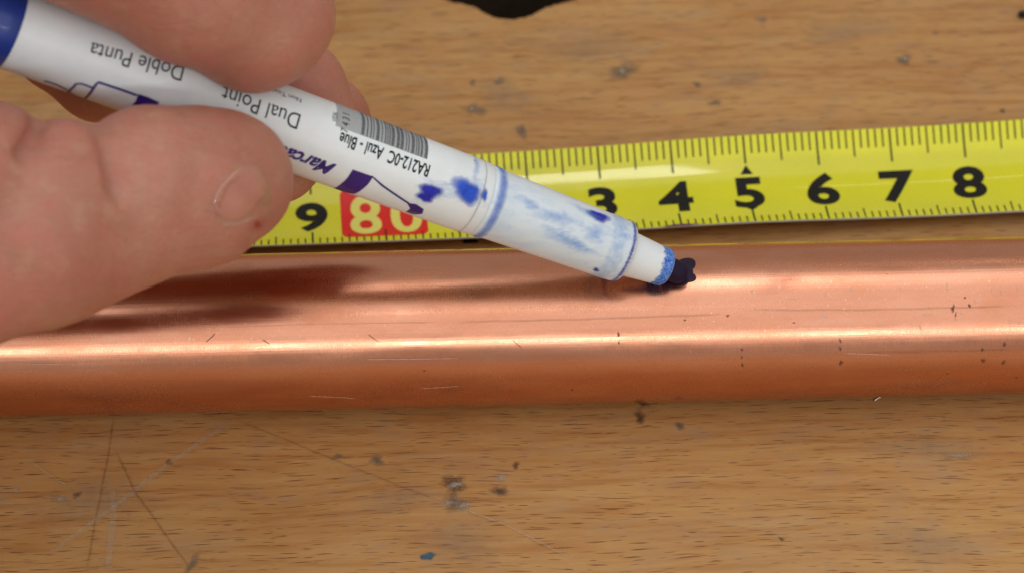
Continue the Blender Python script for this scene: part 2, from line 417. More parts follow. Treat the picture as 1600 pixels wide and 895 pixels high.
bscr([(176, 760), (178, 800), (172, 850), (168, 900)], .6, 'scr_light')
bscr([(900, 100), (1010, 80), (1060, 62)], .25, 'scr_light')
bscr([(880, 0), (902, 0), (903, 12)], .18, 'scr_dark')
bscr([(815, 198), (818, 206), (812, 212)], .16, 'scr_dark')
# ================================================================== COPPER PIPE
PR = 10.05; PA = R(1.72); PZ = PR + .02
pdir = np.array([math.cos(PA), math.sin(PA), 0]); pperp = np.array([-math.sin(PA), math.cos(PA), 0])
pipe = empty('copper_pipe'); tag(pipe, 'long bare copper pipe lying across the bench below the tape', 'pipe')
pipe.location = (0, 0, PZ * MM); pipe.rotation_euler = (0, 0, PA)
V = []; F = []; NS = 160; xs = [-190 + i * 5 for i in range(77)]
for x in xs:
    for k in range(NS):
        a = 2 * math.pi * k / NS; V.append((x, PR * math.sin(a), PR * math.cos(a)))
for i in range(len(xs) - 1):
    for k in range(NS): F.append((i * NS + k, (i + 1) * NS + k, (i + 1) * NS + (k + 1) % NS, i * NS + (k + 1) % NS))
o1 = meshobj('tube_wall', V, F, M['copper'], pipe)
V2 = []; F2 = []; RI = PR - 1.0
for x in (xs[0], xs[-1]):
    for r in (PR, RI):
        for k in range(64):
            a = 2 * math.pi * k / 64; V2.append((x, r * math.sin(a), r * math.cos(a)))
for e in range(2):
    b = e * 128
    for k in range(64):
        q = (b + k, b + (k + 1) % 64, b + 64 + (k + 1) % 64, b + 64 + k); F2.append(q if e == 0 else q[::-1])
for k in range(64): F2.append((64 + k, 64 + (k + 1) % 64, 192 + (k + 1) % 64, 192 + k))
meshobj('tube_bore', V2, F2, M['copper'], pipe, False)
def pipe_at(u, v):                                                  # sight line against the tube -> (x, angle) on it
    d = ray(u, v); o = CAM - np.array([0, 0, PZ])
    dx, dy, dz = d @ pdir, d @ pperp, d[2]; ox, oy, oz = o @ pdir, o @ pperp, o[2]
    A = dy * dy + dz * dz; B = 2 * (oy * dy + oz * dz); Cc = oy * oy + oz * oz - PR * PR
    disc = max(B * B - 4 * A * Cc, 0); t = (-B - math.sqrt(disc)) / (2 * A)
    return ox + t * dx, math.atan2(oy + t * dy, oz + t * dz)
pl = [0]
def pipe_fn():
    pl[0] += 1; r = PR + .012 + pl[0] * .0015
    return lambda a, b: (a, r * math.sin(b / PR), r * math.cos(b / PR))   # b in mm round the tube
M['cop_dark'] = mat_decal('tarnish', (.24, .09, .05), None, .2, 1.4, 1.2, .6, .24, .5, (.4, 1.5, 1))
M['cop_pit'] = mat_decal('pit_mark', (.10, .04, .025), (.2, .09, .06), .1, .8, 3.2, .8, .8)
M['cop_lite'] = mat_decal('bright_scuff', (.90, .66, .56), (.8, .5, .4), .15, .9, 2.6, .8, .6, .35)
M['cop_tint'] = mat_decal('red_tint', (.55, .19, .11), None, .1, 1.4, .5, .35, .32, .5)
M['ink'] = mat_decal('wet_ink', (.012, .003, .030), (.02, .004, .05), .05, .15, 1.2, .08, 1.0, .25, spec=.5)
M['pen_shade'] = mat_decal('painted_pen_shadow', (.05, .012, .03), None, .15, 1.1, 1.2, .3, .75, .5)  # soft dark colour standing in for the pen's shade on the tube
def pm(name, u, v, ru, rv, m, rot=0.0, irr=.2):
    x, a = pipe_at(u, v); return blob(name, pipe_fn(), x, a * PR, ru / 14.5, rv / 14.5, M[m], pipe, rot, irr=irr)
for a in ((362, 468, 26, 6), (400, 466, 20, 4), (640, 463, 22, 6), (598, 464, 18, 6)): pm('tarnish_spot', *a, 'cop_dark')
for a in ((1215, 440, 55, 30), (1235, 437, 30, 18)): pm('tint_spot', *a, 'cop_tint')
for a in ((894, 609, 4, 3), (663, 579, 3, 3), (1160, 570, 3, 5), (1159, 546, 3, 4), (1159, 558, 2.5, 5), (1313, 532, 3, 6), (1313, 545, 3, 5), (1314, 567, 5, 7), (1489, 482, 4, 10), (1493, 492, 3, 6), (1515, 478, 3, 6),
          (1569, 538, 3, 8), (1568, 566, 5, 6), (1535, 546, 3, 4), (1588, 590, 3, 4), (1480, 584, 3, 3), (1070, 500, 4, 2), (1137, 493, 5, 3), (966, 522, 3, 7), (967, 535, 2, 5), (1536, 563, 7, 5), (1240, 504, 4, 2), (1508, 465, 3, 3)):
    pm('pit_mark', *a, 'cop_pit')
for a in ((1447, 491, 12, 4), (1438, 512, 5, 7), (1493, 498, 5, 7), (1503, 489, 8, 3), (1288, 493, 8, 5), (1480, 448, 3, 12), (1565, 455, 4, 9), (1408, 452, 3, 8), (1330, 451, 3, 8), (1175, 455, 4, 6), (1290, 458, 3, 7), (1550, 452, 3, 8), (1590, 450, 3, 8), (1240, 466, 14, 2), (1525, 470, 3, 8), (1180, 482, 4, 3), (1386, 427, 4, 3), (1535, 525, 5, 4), (1375, 622, 14, 2)):
    pm('scuff', *a, 'cop_lite')
def pscr(pts, w, m):
    P = []
    for u, v in pts: x, a = pipe_at(u, v); P.append((x, a * PR))
    return streak('scratch', pipe_fn(), P, w, M[m], pipe)
pscr([(1315, 551), (1350, 552), (1395, 554)], .06, 'cop_lite')
pscr([(480, 617), (540, 620), (560, 622)], .07, 'cop_lite'); pscr([(655, 606), (720, 602)], .06, 'cop_lite')
pscr([(0, 566), (60, 568), (130, 567)], .05, 'cop_lite'); pscr([(560, 561), (640, 560), (720, 559)], .05, 'cop_lite')
pscr([(322, 534), (332, 525), (336, 520)], .07, 'cop_pit'); pscr([(410, 530), (422, 538)], .06, 'cop_pit'); pscr([(575, 522), (592, 534)], .06, 'cop_pit'); pscr([(800, 530), (815, 543)], .05, 'cop_pit')
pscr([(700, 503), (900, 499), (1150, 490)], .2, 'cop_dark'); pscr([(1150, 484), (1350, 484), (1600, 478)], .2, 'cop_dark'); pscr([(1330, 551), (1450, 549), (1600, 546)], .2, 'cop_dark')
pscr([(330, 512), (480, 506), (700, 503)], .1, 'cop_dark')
pm('pen_shadow', 1010, 452, 52, 15, 'pen_shade'); pm('pen_shadow', 1048, 445, 40, 12, 'pen_shade')  # pen's cast shadow painted on the pipe, below and left of the nib

# ================================================================== MARKER PEN geometry
tipx, tipa = pipe_at(1067, 434)
tipw = np.array([0, 0, PZ]) + pdir * tipx + pperp * (PR * math.sin(tipa)) + np.array([0, 0, 1]) * PR * math.cos(tipa)
T = R(20.0); SL = R(19.8)
def frame_dir(r, u, b): return RIGHT * r + UP * u + BACK * b
DT = frame_dir(-math.cos(SL) * math.cos(T), math.sin(SL) * math.cos(T), math.sin(T))        # towards the tail
nrm = norm(pperp * math.sin(tipa) + np.array([0, 0, 1]) * math.cos(tipa))
A0 = tipw + nrm * .8
# e1: across the pen, facing the viewer; e2: across the pen, towards the top of the picture
E1 = norm(BACK - DT * (BACK @ DT)); E2 = np.cross(DT, E1); E2 = E2 if E2 @ UP > 0 else -E2
profile = [(0.0, .25), (.25, .9), (.8, 1.35), (2.4, 1.55)]
prof_pts = [(8.9, 3.95), (28.9, 4.50), (28.91, 4.62), (30.1, 4.66), (32, 4.72), (50, 4.92), (65, 4.93), (75, 4.96), (97, 5.06), (140, 5.1)]
def rad(s):
    if s <= prof_pts[0][0]: return prof_pts[0][1]
    for (a, ra), (b, rb) in zip(prof_pts, prof_pts[1:]):
        if s <= b: return ra + (rb - ra) * (s - a) / (b - a)
    return prof_pts[-1][1]
def pen_pt(s, ph, r): return A0 + DT * s + (E1 * math.cos(ph) + E2 * math.sin(ph)) * r
def lathe(name, prof, mat, parent, seg=96, step=None):
    P = []
    for i in range(len(prof) - 1):
        a, b = prof[i], prof[i + 1]; L = math.hypot(b[0] - a[0], b[1] - a[1]); n = max(1, int(L / (step or 1.5)))
        for k in range(n): P.append((a[0] + (b[0] - a[0]) * k / n, a[1] + (b[1] - a[1]) * k / n))
    P.append(prof[-1]); V = []; F = []
    for s, r in P:
        for k in range(seg): V.append(pen_pt(s, 2 * math.pi * k / seg, max(r, .001)))
    for i in range(len(P) - 1):
        for k in range(seg): F.append((i * seg + k, i * seg + (k + 1) % seg, (i + 1) * seg + (k + 1) % seg, (i + 1) * seg + k))
    o = meshobj(name, V, F, mat, parent)
    return o
def pen_hit(u, v):
    s = 40.0; ph = 0.0; d = ray(u, v)
    for it in range(40):
        r = rad(s); o = CAM - A0; dx = d @ DT; ox = o @ DT
        y0, z0, dy, dz = o @ E1, o @ E2, d @ E1, d @ E2
        A = dy * dy + dz * dz; B = 2 * (y0 * dy + z0 * dz); Cc = y0 * y0 + z0 * z0 - r * r
        t = (-B - math.sqrt(max(B * B - 4 * A * Cc, 0))) / (2 * A)
        s = ox + t * dx; ph = math.atan2(z0 + t * dz, y0 + t * dy)
    return s, ph
pen = empty('marker_pen'); tag(pen, 'white dual tip marker with blue stained grip, its nib on the copper pipe', 'marker')
def sm(o):
    o.data.set_sharp_from_angle(angle=R(40)); return o
CAPS = pen_hit(30, 52)[0]
sm(lathe('barrel', [(29.05, 4.3), (29.0, 4.56), (29.2, 4.63), (32, 4.72), (50, 4.92), (75, 4.96), (CAPS + .3, 5.04)], M['white'], pen))
grip = sm(lathe('grip', [(8.4, 2.8), (8.43, 3.45), (8.56, 3.72), (8.85, 3.87), (9.3, 3.95), (27.1, 4.42), (27.4, 4.48), (28.8, 4.5), (28.95, 4.42), (29.05, 4.3)], M['grip'], pen))
nozzle = sm(lathe('nozzle', [(2.35, 1.5), (2.3, 1.9), (2.45, 2.2), (2.8, 2.36), (3.4, 2.43), (7.2, 2.78), (8.6, 2.9)], M['white'], pen, step=.3))
sm(lathe('nib', [(-.35, .02), (-.3, .7), (0.0, 1.2), (.6, 1.45), (2.6, 1.55)], M['nib'], pen, step=.25))
sm(lathe('cap', [(CAPS, 4.9), (CAPS + .02, 5.1), (CAPS + .2, 5.2), (CAPS + 30, 5.2), (CAPS + 40, 4.9), (CAPS + 43, 4.4), (CAPS + 44, 3.0), (CAPS + 44.1, .01)], M['blue'], pen))
pnl = [0]
def pen_fn(s0=0.0, ph0=0.0, sc=1.0, tilt=0.0):
    pnl[0] += 1; off = .015 + .002 * pnl[0]
    def f(a, b):                                                     # a mm along towards the tail, b mm round towards picture top
        s = s0 + a; r = rad(s) + off; return pen_pt(s, ph0 + (b + tilt * a) / rad(s), r)
    return f
def pen_text(body, px, h, w, mat, bold=0.0, shear=0.0, tilt=0.0, name='lettering'):
    s, ph = pen_hit(*px); f = pen_fn(s, ph, 1, tilt)
    return lay_text(name, body, lambda x, y: f(x, -y), h, w, mat, pen, bold, shear)
pen_text('RA212-0C  Azul - Blue', (601, 243), 1.6, .60, M['black'], .022)
pen_text('Dual Point', (408, 170), 2.05, .86, M['black'], .0)
pen_text('Doble Punta', (214, 98), 2.0, .86, M['black'], .0, 0, -.10)
pen_text('Marcador', (463, 247), 1.95, .95, M['purple'], .03, .35)
pen_text('Non Toxic', (446, 149), .8, .9, M['black'], .0)
M['pale'] = mat_decal('pale_label', (.36, .38, .40), None, -1, -.5, 1, .1, .55)
# bar code
def patch(name, poly_px_or_sb, mat, nb=8):
    """a flat printed quadrilateral laid on the pen: four (s, phi*r) corners"""
    a, b, c, d = [np.array(q, float) for q in poly_px_or_sb]; f = pen_fn()
    def g(x, y):
        p = (a * (1 - x) + b * x) * (1 - y) + (d * (1 - x) + c * x) * y
        return f(p[0], p[1])
    return grid(name, g, 0, 1, 0, 1, 6, nb, mat, pen)
def sb(u, v): s, ph = pen_hit(u, v); return (s, ph * rad(s))
s_r, b_r = sb(667, 250); s_l, b_l = sb(566, 212); s_ll, b_ll = sb(528, 196)
bl = (b_r + b_l) / 2
patch('label_panel', [(s_r, bl), (s_ll + .3, bl), (s_ll + .3, bl + 5.4), (s_r, bl + 5.4)], M['pale'], 40)
s = s_r; bars = []
rb = random.Random(9)
V = []; F = []
pnl[0] += 6; f = pen_fn()
while s < s_l:
    w = rb.choice((.14, .18, .26, .40)); n = 36; b0 = len(V)
    for j in range(n + 1):
        for ss in (s, s + w): V.append(f(ss, bl + .1 + 5.2 * j / n))
    for j in range(n): F.append((b0 + 2 * j, b0 + 2 * j + 1, b0 + 2 * j + 3, b0 + 2 * j + 2))
    s += w + rb.choice((.14, .2, .3))
meshobj('bar_code', V, F, M['grey'], pen, True, [1] * len(V))
def digits_on(px, txt, h):
    s, ph = pen_hit(*px); f = pen_fn(s, ph)
    # digits run round the barrel
    return lay_text('lettering', txt, lambda x, y: f(y, x), h, .8, M['black'], pen, 0.0, 0, .2)
digits_on((540, 190), '7 4 3 1', 1.0); digits_on((523, 183), '1026', .7)
# printed swooshes
def poly_pen(name, pxs, mat, sub=3):
    P = [sb(u, v) for u, v in pxs]; f = pen_fn(); bm = bmesh.new()
    vs = [bm.verts.new((p[0], p[1], 0)) for p in P]; bm.faces.new(vs)
    bmesh.ops.triangulate(bm, faces=bm.faces[:])
    ys = [p[1] for p in P]
    for y in np.arange(min(ys), max(ys), .35):
        bmesh.ops.bisect_plane(bm, geom=bm.verts[:] + bm.edges[:] + bm.faces[:], plane_co=(0, float(y), 0), plane_no=(0, 1, 0))
    bm.verts.index_update()
    V = [f(v.co.x, v.co.y) for v in bm.verts]; F = [[v.index for v in g.verts] for g in bm.faces]; bm.free()
    return meshobj(name, V, F, mat, pen)
poly_pen('printed_logo', [(551, 265), (583, 276), (576, 287), (566, 296), (553, 303), (538, 300), (521, 294), (532, 288), (542, 279)], M['purple'])
poly_pen('printed_logo', [(579, 275), (582, 275), (600, 290), (640, 317), (636, 318), (596, 291)], M['purple'])
poly_pen('printed_logo', [(636, 317), (650, 319), (662, 327), (660, 334), (646, 335), (634, 331), (641, 326)], M['purple'])
poly_pen('printed_logo', [(216, 147), (232, 152), (249, 160), (246, 164), (206, 164), (212, 158)], M['purple'])
def line_pen(pxs, w): streak('printed_line', pen_fn(), [sb(u, v) for u, v in pxs], w, M['purple'], pen)
line_pen([(214, 149), (153, 128), (147, 136), (130, 155), (106, 143)], .16)
line_pen([(104, 145), (111, 139), (119, 131), (128, 131), (146, 138)], .15)
line_pen([(72, 127), (90, 133), (106, 141)], .2)
blob('printed_dot', pen_fn(), *sb(75, 128), .5, .25, M['purple'], pen)
# ink stains on the pen
M['inkA'] = mat_decal('blue_ink_spot', (.015, .03, .52), (.02, .015, .36), .12, .6, 1.0, .2, .95)
M['inkB'] = mat_decal('bright_blue_ink', (.02, .12, .72), (.02, .07, .6), .1, .7, 1.0, .2, .92)
M['inkS'] = mat_decal('pale_blue_wash', (.14, .32, .80), (.2, .45, .8), .1, 1.3, 1.1, .7, .5, stretch=(.5, 1.2, 1.5))
M['inkT'] = mat_decal('faint_blue_wash', (.22, .42, .80), None, .4, 1.5, 1.3, 1.0, .4)
M['inkD'] = mat_decal('dark_blue_ink', (.03, .02, .28), None, .3, .8, 1.6, .6, .9)
def pb(u, v, ra, rb_, m, rot=0.0, irr=.2, name='ink_spot'):
    s, b = sb(u, v); return blob(name, pen_fn(), s, b, ra / 12.5, rb_ / 12.5, M[m], pen, rot, irr=irr)
pb(673, 299, 34, 24, 'inkS'); pb(673, 299, 22, 16, 'inkA', R(-25)); pb(664, 309, 16, 11, 'inkA')
pb(729, 298, 38, 32, 'inkS'); pb(727, 296, 28, 22, 'inkB'); pb(734, 306, 22, 18, 'inkB')
pb(757, 305, 6, 14, 'inkB'); pb(745, 258, 8, 40, 'inkS'); pb(742, 252, 4, 3, 'inkD'); pb(900, 430, 4, 3, 'inkD')
pb(932, 421, 11, 6, 'inkD'); pb(935, 338, 30, 12, 'inkA', R(8)); pb(918, 333, 34, 10, 'inkS', R(6)); pb(905, 385, 40, 14, 'inkS'); pb(880, 372, 60, 12, 'inkS'); pb(825, 317, 26, 12, 'inkS')
pb(870, 340, 60, 14, 'inkS'); pb(930, 365, 30, 20, 'inkS')
def ringmark(s0, s1, m, a0=-3.14159, a1=3.14159, name='ink_ring', rf=rad):
    pnl[0] += 1; off = .012 + .002 * pnl[0]; V = []; F = []; fd = []; n = 72
    for i in range(n + 1):
        ph = a0 + (a1 - a0) * i / n
        for q, fa in ((0, 0), (.3, .8), (.5, 1), (.7, .8), (1, 0)):
            s = s0 + (s1 - s0) * q; V.append(pen_pt(s, ph, rf(s) + off)); fd.append(fa)
        if i:
            b = (i - 1) * 5
            for j in range(4): F.append((b + j, b + j + 1, b + j + 6, b + j + 5))
    return meshobj(name, V, F, M[m], pen, True, fd)
M['inkR'] = mat_decal('ring_ink', (.07, .16, .62), (.12, .26, .7), .1, 1.1, .5, .5, .65)
ringmark(27.1, 28.6, 'inkR')
M['seam'] = mat_decal('seam_grime', (.30, .34, .40), None, .1, 1.2, .8, .5, .45)
ringmark(30.2, 30.55, 'seam', name='seam_line')
M['inkE'] = mat_decal('edge_ink', (.03, .04, .30), (.06, .10, .55), .15, 1.3, 2.2, .9, .95)
ringmark(8.8, 9.45, 'inkE'); ringmark(9.2, 13.0, 'inkT')
nozr = lambda s: 2.36 + (s - 2.8) * (.42 / 4.1) + .03 if s > 2.8 else 2.36 - (2.8 - s) ** 2 * 1.6 + .03
V = []; F = []; fd = []
for i in range(73):
    ph = 2 * math.pi * i / 72
    for q in range(7):
        s = 2.36 + 2.0 * q / 6; V.append(pen_pt(s, ph, nozr(s) + .03)); fd.append(1.0 if q < 4 else (.55, .3, 0)[q - 4])
    if i:
        b = (i - 1) * 7
        for j in range(6): F.append((b + j, b + j + 1, b + j + 8, b + j + 7))
meshobj('nozzle_stain', V, F, M['nozzle_blue'], pen, True, fd)

# fresh ink mark on the pipe: a wet lobed dab at the nib
def lobe(u, v, r, h, nm='ink_mark'):
    x, a = pipe_at(u, v); V = []; F = []; rings = 6; seg = 28
    V.append((x, (PR + h) * math.sin(a), (PR + h) * math.cos(a)))
    for i in range(1, rings + 1):
        q = i / rings; hh = h * (1 - q ** 3) - (.02 if i == rings else 0)
        for k in range(seg):
            t = 2 * math.pi * k / seg; w = 1 + .06 * math.sin(3 * t + u)
            xx = x + r * q * w * math.cos(t); aa = a + r * q * w * math.sin(t) / PR
            V.append((xx, (PR + hh) * math.sin(aa), (PR + hh) * math.cos(aa)))
            p = 1 + (i - 1) * seg + k; p2 = 1 + (i - 1) * seg + (k + 1) % seg
            F.append((0, p2, p) if i == 1 else (p - seg, p2 - seg, p2, p))
    return V, F
V = []; F = []
for a in ((1073, 412, 1.25, .14), (1077, 433, .9, .10), (1065, 423, 1.5, .13), (1046, 437, 1.2, .07), (1064, 436, 1.1, .08)):
    v_, f_ = lobe(*a); b = len(V); V += v_; F += [tuple(i + b for i in q) for q in f_]
mk = meshobj('ink_mark', V, F, mat_simple('fresh_ink', (.016, .003, .030), .5, 0, .5, spec=.3), pipe)
mk['label'] = 'fresh dark purple ink mark at the nib'

# ================================================================== TAPE MEASURE
EZ = 2.3; SAG = 2.1
cvL = np.polyfit([396, 721, 1005, 1600], [385, 372, 360, 330], 2)
cvU = np.polyfit([300, 742, 820, 1210, 1600], [265, 241.5, 237, 213, 187], 2)
def edge_pts(k):
    uL = 489 + 115.3 * k; uU = 483 + 111.9 * k + .17 * k * k
    return on_plane(uL, np.polyval(cvL, uL), EZ), on_plane(uU, np.polyval(cvU, uU), EZ)
ks = np.arange(-4, 12.01, .5)
EP = [edge_pts(k) for k in ks]
LX = [np.interp] 
def tape_pt(k, t, h=0.0):
    i = min(max(int((k + 4) / .5), 0), len(ks) - 2); q = (k + 4) / .5 - i
    L = EP[i][0] * (1 - q) + EP[i + 1][0] * q; U = EP[i][1] * (1 - q) + EP[i + 1][1] * q
    p = L + (U - L) * t
    slope = SAG * 4 * (2 * t - 1) / 16.0 / 1.0
    z = EZ - SAG * (1 - (2 * t - 1) ** 2) + .55 * math.exp(-((p[0] - 31) / 12.0) ** 2 / 2)   # the blade buckles slightly
    nz = 1 / math.sqrt(1 + slope ** 2); ny = -slope * nz
    return (p[0], p[1] + ny * h, z + nz * h)
tape = empty('tape_measure'); tag(tape, 'yellow steel tape measure blade stretched behind the copper pipe', 'tape measure')
V = []; F = []; fa = []; NK = 64; NTT = 20
for h in (0.0, -.16):
    for i in range(NK + 1):
        for j in range(NTT + 1): V.append(tape_pt(-4 + 16 * i / NK, j / NTT, h))
W1 = NTT + 1; O2 = (NK + 1) * W1
for i in range(NK):
    for j in range(NTT):
        p = i * W1 + j; F.append((p, p + W1, p + W1 + 1, p + 1)); F.append((O2 + p, O2 + p + 1, O2 + p + W1 + 1, O2 + p + W1))
meshobj('blade', V, F, M['tape'], tape)
V = []; F = []
for j in (0, 1):
    b = len(V)
    for i in range(NK + 1):
        for h in (.0, -.16):
            V.append(tape_pt(-4 + 16 * i / NK, j, h))
    for i in range(NK): F.append((b + 2 * i, b + 2 * i + 1, b + 2 * i + 3, b + 2 * i + 2))
meshobj('blade_edge', V, F, M['steel'], tape, False)
# worn pale lower edge
V = []; F = []
for i in range(NK * 4 + 1):
    k = -4 + 16 * i / (NK * 4); w = .014 + .006 * math.sin(i * 1.7) + .004 * math.sin(i * .53)
    V.append(tape_pt(k, 0.0005, .012)); V.append(tape_pt(k, w, .012))
for i in range(NK * 4): F.append((2 * i, 2 * i + 2, 2 * i + 3, 2 * i + 1))
meshobj('worn_edge', V, F, M['steel'], tape)
# scale lines
V = []; F = []
def tick(k, t0, t1, w):
    n = 4; b = len(V)
    for j in range(n + 1):
        t = t0 + (t1 - t0) * j / n
        V.append(tape_pt(k - w / 20, t, .02)); V.append(tape_pt(k + w / 20, t, .02))
    for j in range(n): F.append((b + 2 * j, b + 2 * j + 1, b + 2 * j + 3, b + 2 * j + 2))
for i in range(-39, 119):
    k = i / 10
    top = .715 if i % 10 == 0 else (.775 if i % 5 == 0 else .85)
    if i % 50 == 10 and i % 10 == 0 and i == 60: top = .76
    tick(k, top, .998, .26 if i % 10 == 0 else .22)
    bot = .235 if i % 10 == 0 else (.18 if i % 5 == 0 else .125)
    tick(k, .016, bot, .26 if i % 10 == 0 else .2)
meshobj('scale_lines', V, F, M['black'], tape, False)
def tnum(body, k, t0=.277, t1=.630, mat='black', w=1.16, bold=.036, name='numeral', h=.03, off=.035):
    H = (t1 - t0) * 16; tc = (t0 + t1) / 2
    return lay_text(name, body, lambda x, y: tape_pt(k + x / 10 * 1.0, tc + y / 16, off), H, w, M[mat], tape, bold, 0, .05)
for body, k in (('6', -3), ('7', -2), ('8', -1), ('9', 0), ('1', 2), ('2', 3), ('3', 4), ('4', 5), ('5', 6), ('6', 7), ('7', 8), ('8', 9), ('9', 10)):
    tnum(body, k)
# red decimetre block with yellow 80
V = []; F = []
rk0, rk1, rt0, rt1 = 1 - .60, 1 + .58, .115, .76
NB, NJ = 24, 14
for i in range(NB + 1):
    for j in range(NJ + 1):
        a, b = i / NB, j / NJ
        k = rk0 + (rk1 - rk0) * a; mmx = (rk1 - rk0) * 10; dx = min(a, 1 - a) * mmx
        cut = 0.0
        if dx < .9: cut = .9 - math.sqrt(max(.81 - (.9 - dx) ** 2, 0))
        tl = rt0 + cut / 16; th_ = rt1 - cut / 16
        V.append(tape_pt(k, tl + (th_ - tl) * b, .018))
for i in range(NB):
    for j in range(NJ):
        p = i * (NJ + 1) + j; F.append((p, p + NJ + 1, p + NJ + 2, p + 1))
meshobj('red_block', V, F, M['red'], tape)
tnum('8', 1 - .26, .185, .70, 'yprint', .80, .02); tnum('0', 1 + .30, .185, .70, 'yprint', .80, .02)
# little triangles above and below the five
V = [tape_pt(6 - .085, .655, .03), tape_pt(6 + .085, .655, .03), tape_pt(6, .745, .03), tape_pt(6 - .09, .265, .03), tape_pt(6 + .09, .265, .03), tape_pt(6, .215, .03)]
meshobj('pointer_marks', V, [(0, 1, 2), (3, 5, 4)], M['black'], tape, False)
blob('ink_stain', lambda a, b: tape_pt(a, b, .03), 5.0, .02, .4, .03, mat_decal('purple_stain', (.16, .03, .14), None, .1, .6, 2, .4, .8), tape)
# black chip under the tape edge
cp = on_plane(735, 377.5, 0)
V = []; F = []
for z, sh in ((0.01, 1), (.35, .85)):
    for dx, dy in ((-1.05, -.28), (-.7, -.42), (.6, -.4), (1.1, -.2), (1.0, .3), (.1, .42), (-.9, .35)): V.append((cp[0] + dx * sh, cp[1] + dy * sh, z))
F = [tuple(range(7, 14))] + [(i, (i + 1) % 7, 7 + (i + 1) % 7, 7 + i) for i in range(7)]
tag(meshobj('black_fleck', V, F, M['black'], None, False), 'small black fleck between the tape edge and the pipe', 'fleck')
# metal shaving by the pipe and dark object at right edge
cp = on_plane(1375, 624, 0); V = []; F = []
for i in range(9):
    q = i / 8; x = cp[0] - .9 + 2.6 * q; y = cp[1] - .3 + .9 * q ** .8; z = .12 + .55 * math.sin(q * 2.6)
    for w in (-.11, .11): V.append((x - w * .4, y + w, z))
for i in range(8): F.append((2 * i, 2 * i + 2, 2 * i + 3, 2 * i + 1))
sh_ = meshobj('metal_shaving', V, F, mat_simple('bright_shaving', (.75, .66, .6), .3, 0, .2, 1.0), None)
mo = sh_.modifiers.new('solid', 'SOLIDIFY'); mo.thickness = .00008
tag(sh_, 'tiny curled pale metal shaving in front of the pipe', 'shaving')
cp = on_plane(1606, 27, 0)
V = []; F = []; n = 16
for (x, r) in ((-1.5, .05), (-1.4, .35), (-1.1, .5), (2.5, .55), (5, .5), (5.2, .05)):
    for k in range(n):
        a = 2 * math.pi * k / n; V.append((cp[0] + x, cp[1] + r * math.cos(a) + x * .04, .56 + r * math.sin(a)))
for i in range(5):
    for k in range(n): F.append((i * n + k, i * n + (k + 1) % n, (i + 1) * n + (k + 1) % n, (i + 1) * n + k))
tag(meshobj('dark_peg', V, F, M['black'], None), 'dark rounded peg lying at the upper right edge', 'peg')

# ================================================================== HAND (one continuous surface from a distance field)
Dtip = (CAM - A0) @ BACK
def H(u, v, off):
    s = (1072 - u) / math.cos(SL) / 11.8; s = min(s, 125)
    return at_depth(u, v, Dtip - s * math.sin(T) + off)
class Field:
    def __init__(f, lo, hi, h):
        f.h = h; f.lo = np.array(lo, float)
        n = [int((hi[i] - lo[i]) / h) + 1 for i in range(3)]
        f.ax = [f.lo[i] + np.arange(n[i]) * h for i in range(3)]
        f.X, f.Y, f.Z = [a.astype(np.float32) for a in np.meshgrid(*f.ax, indexing='ij')]
    def cone(f, a, ra, b, rb):
        ab = b - a; L2 = float(ab @ ab)
        px, py, pz = f.X - a[0], f.Y - a[1], f.Z - a[2]
        t = np.clip((px * ab[0] + py * ab[1] + pz * ab[2]) / L2, 0, 1)
        d = np.sqrt((px - t * ab[0]) ** 2 + (py - t * ab[1]) ** 2 + (pz - t * ab[2]) ** 2)
        t = t * t * (3 - 2 * t)
        return d - (ra + (rb - ra) * t)
def smin(a, b, k):
    h = np.clip(.5 + .5 * (b - a) / k, 0, 1); return b + (a - b) * h - k * h * (1 - h)
def smax(a, b, k): return -smin(-a, -b, k)
def chain(f, pts, k=1.5):
    d = None
    for (p, q) in zip(pts, pts[1:]):
        c = f.cone(H(*p[:3]), p[3], H(*q[:3]), q[3]); d = c if d is None else smin(d, c, k)
    return d
def surface_nets(val, lo, h):
    s = val < 0; nx, ny, nz = val.shape
    acc = np.zeros((nx - 1, ny - 1, nz - 1, 3), np.float32); cnt = np.zeros((nx - 1, ny - 1, nz - 1), np.float32)
    corners = [(i, j, k) for i in (0, 1) for j in (0, 1) for k in (0, 1)]
    sl = lambda c: (slice(c[0], nx - 1 + c[0]), slice(c[1], ny - 1 + c[1]), slice(c[2], nz - 1 + c[2]))
    for c in corners:
        for ax in range(3):
            if c[ax]: continue
            d = list(c); d[ax] = 1; a, b = val[sl(c)], val[sl(d)]; cr = (a < 0) != (b < 0)
            t = np.where(cr, a / np.where(a == b, 1, a - b), 0)
            for q in range(3): acc[..., q] += np.where(cr, c[q] + (t if q == ax else 0), 0)
            cnt += cr
    act = cnt > 0; idx = -np.ones(cnt.shape, np.int64); idx[act] = np.arange(act.sum())
    g = np.argwhere(act).astype(np.float32); P = (g + acc[act] / cnt[act][:, None]) * h + lo
    quads = []
    for ax in range(3):
        a = [slice(None)] * 3; b = [slice(None)] * 3; a[ax] = slice(0, -1); b[ax] = slice(1, None)
        ch = s[tuple(a)] != s[tuple(b)]; w = np.argwhere(ch); o = [i for i in range(3) if i != ax]
        w = w[(w[:, o[0]] > 0) & (w[:, o[1]] > 0) & (w[:, o[0]] < val.shape[o[0]] - 1) & (w[:, o[1]] < val.shape[o[1]] - 1)]
        e = np.zeros(3, int); f_ = np.zeros(3, int); e[o[0]] = 1; f_[o[1]] = 1
        g4 = [idx[tuple((w - x).T)] for x in (0 * e, e, e + f_, f_)]
        q = np.stack(g4, 1); fl = s[tuple(w.T)]
        if ax == 1: fl = ~fl
        q = np.where(fl[:, None], q[:, ::-1], q); quads.append(q)
    return P, np.concatenate(quads)
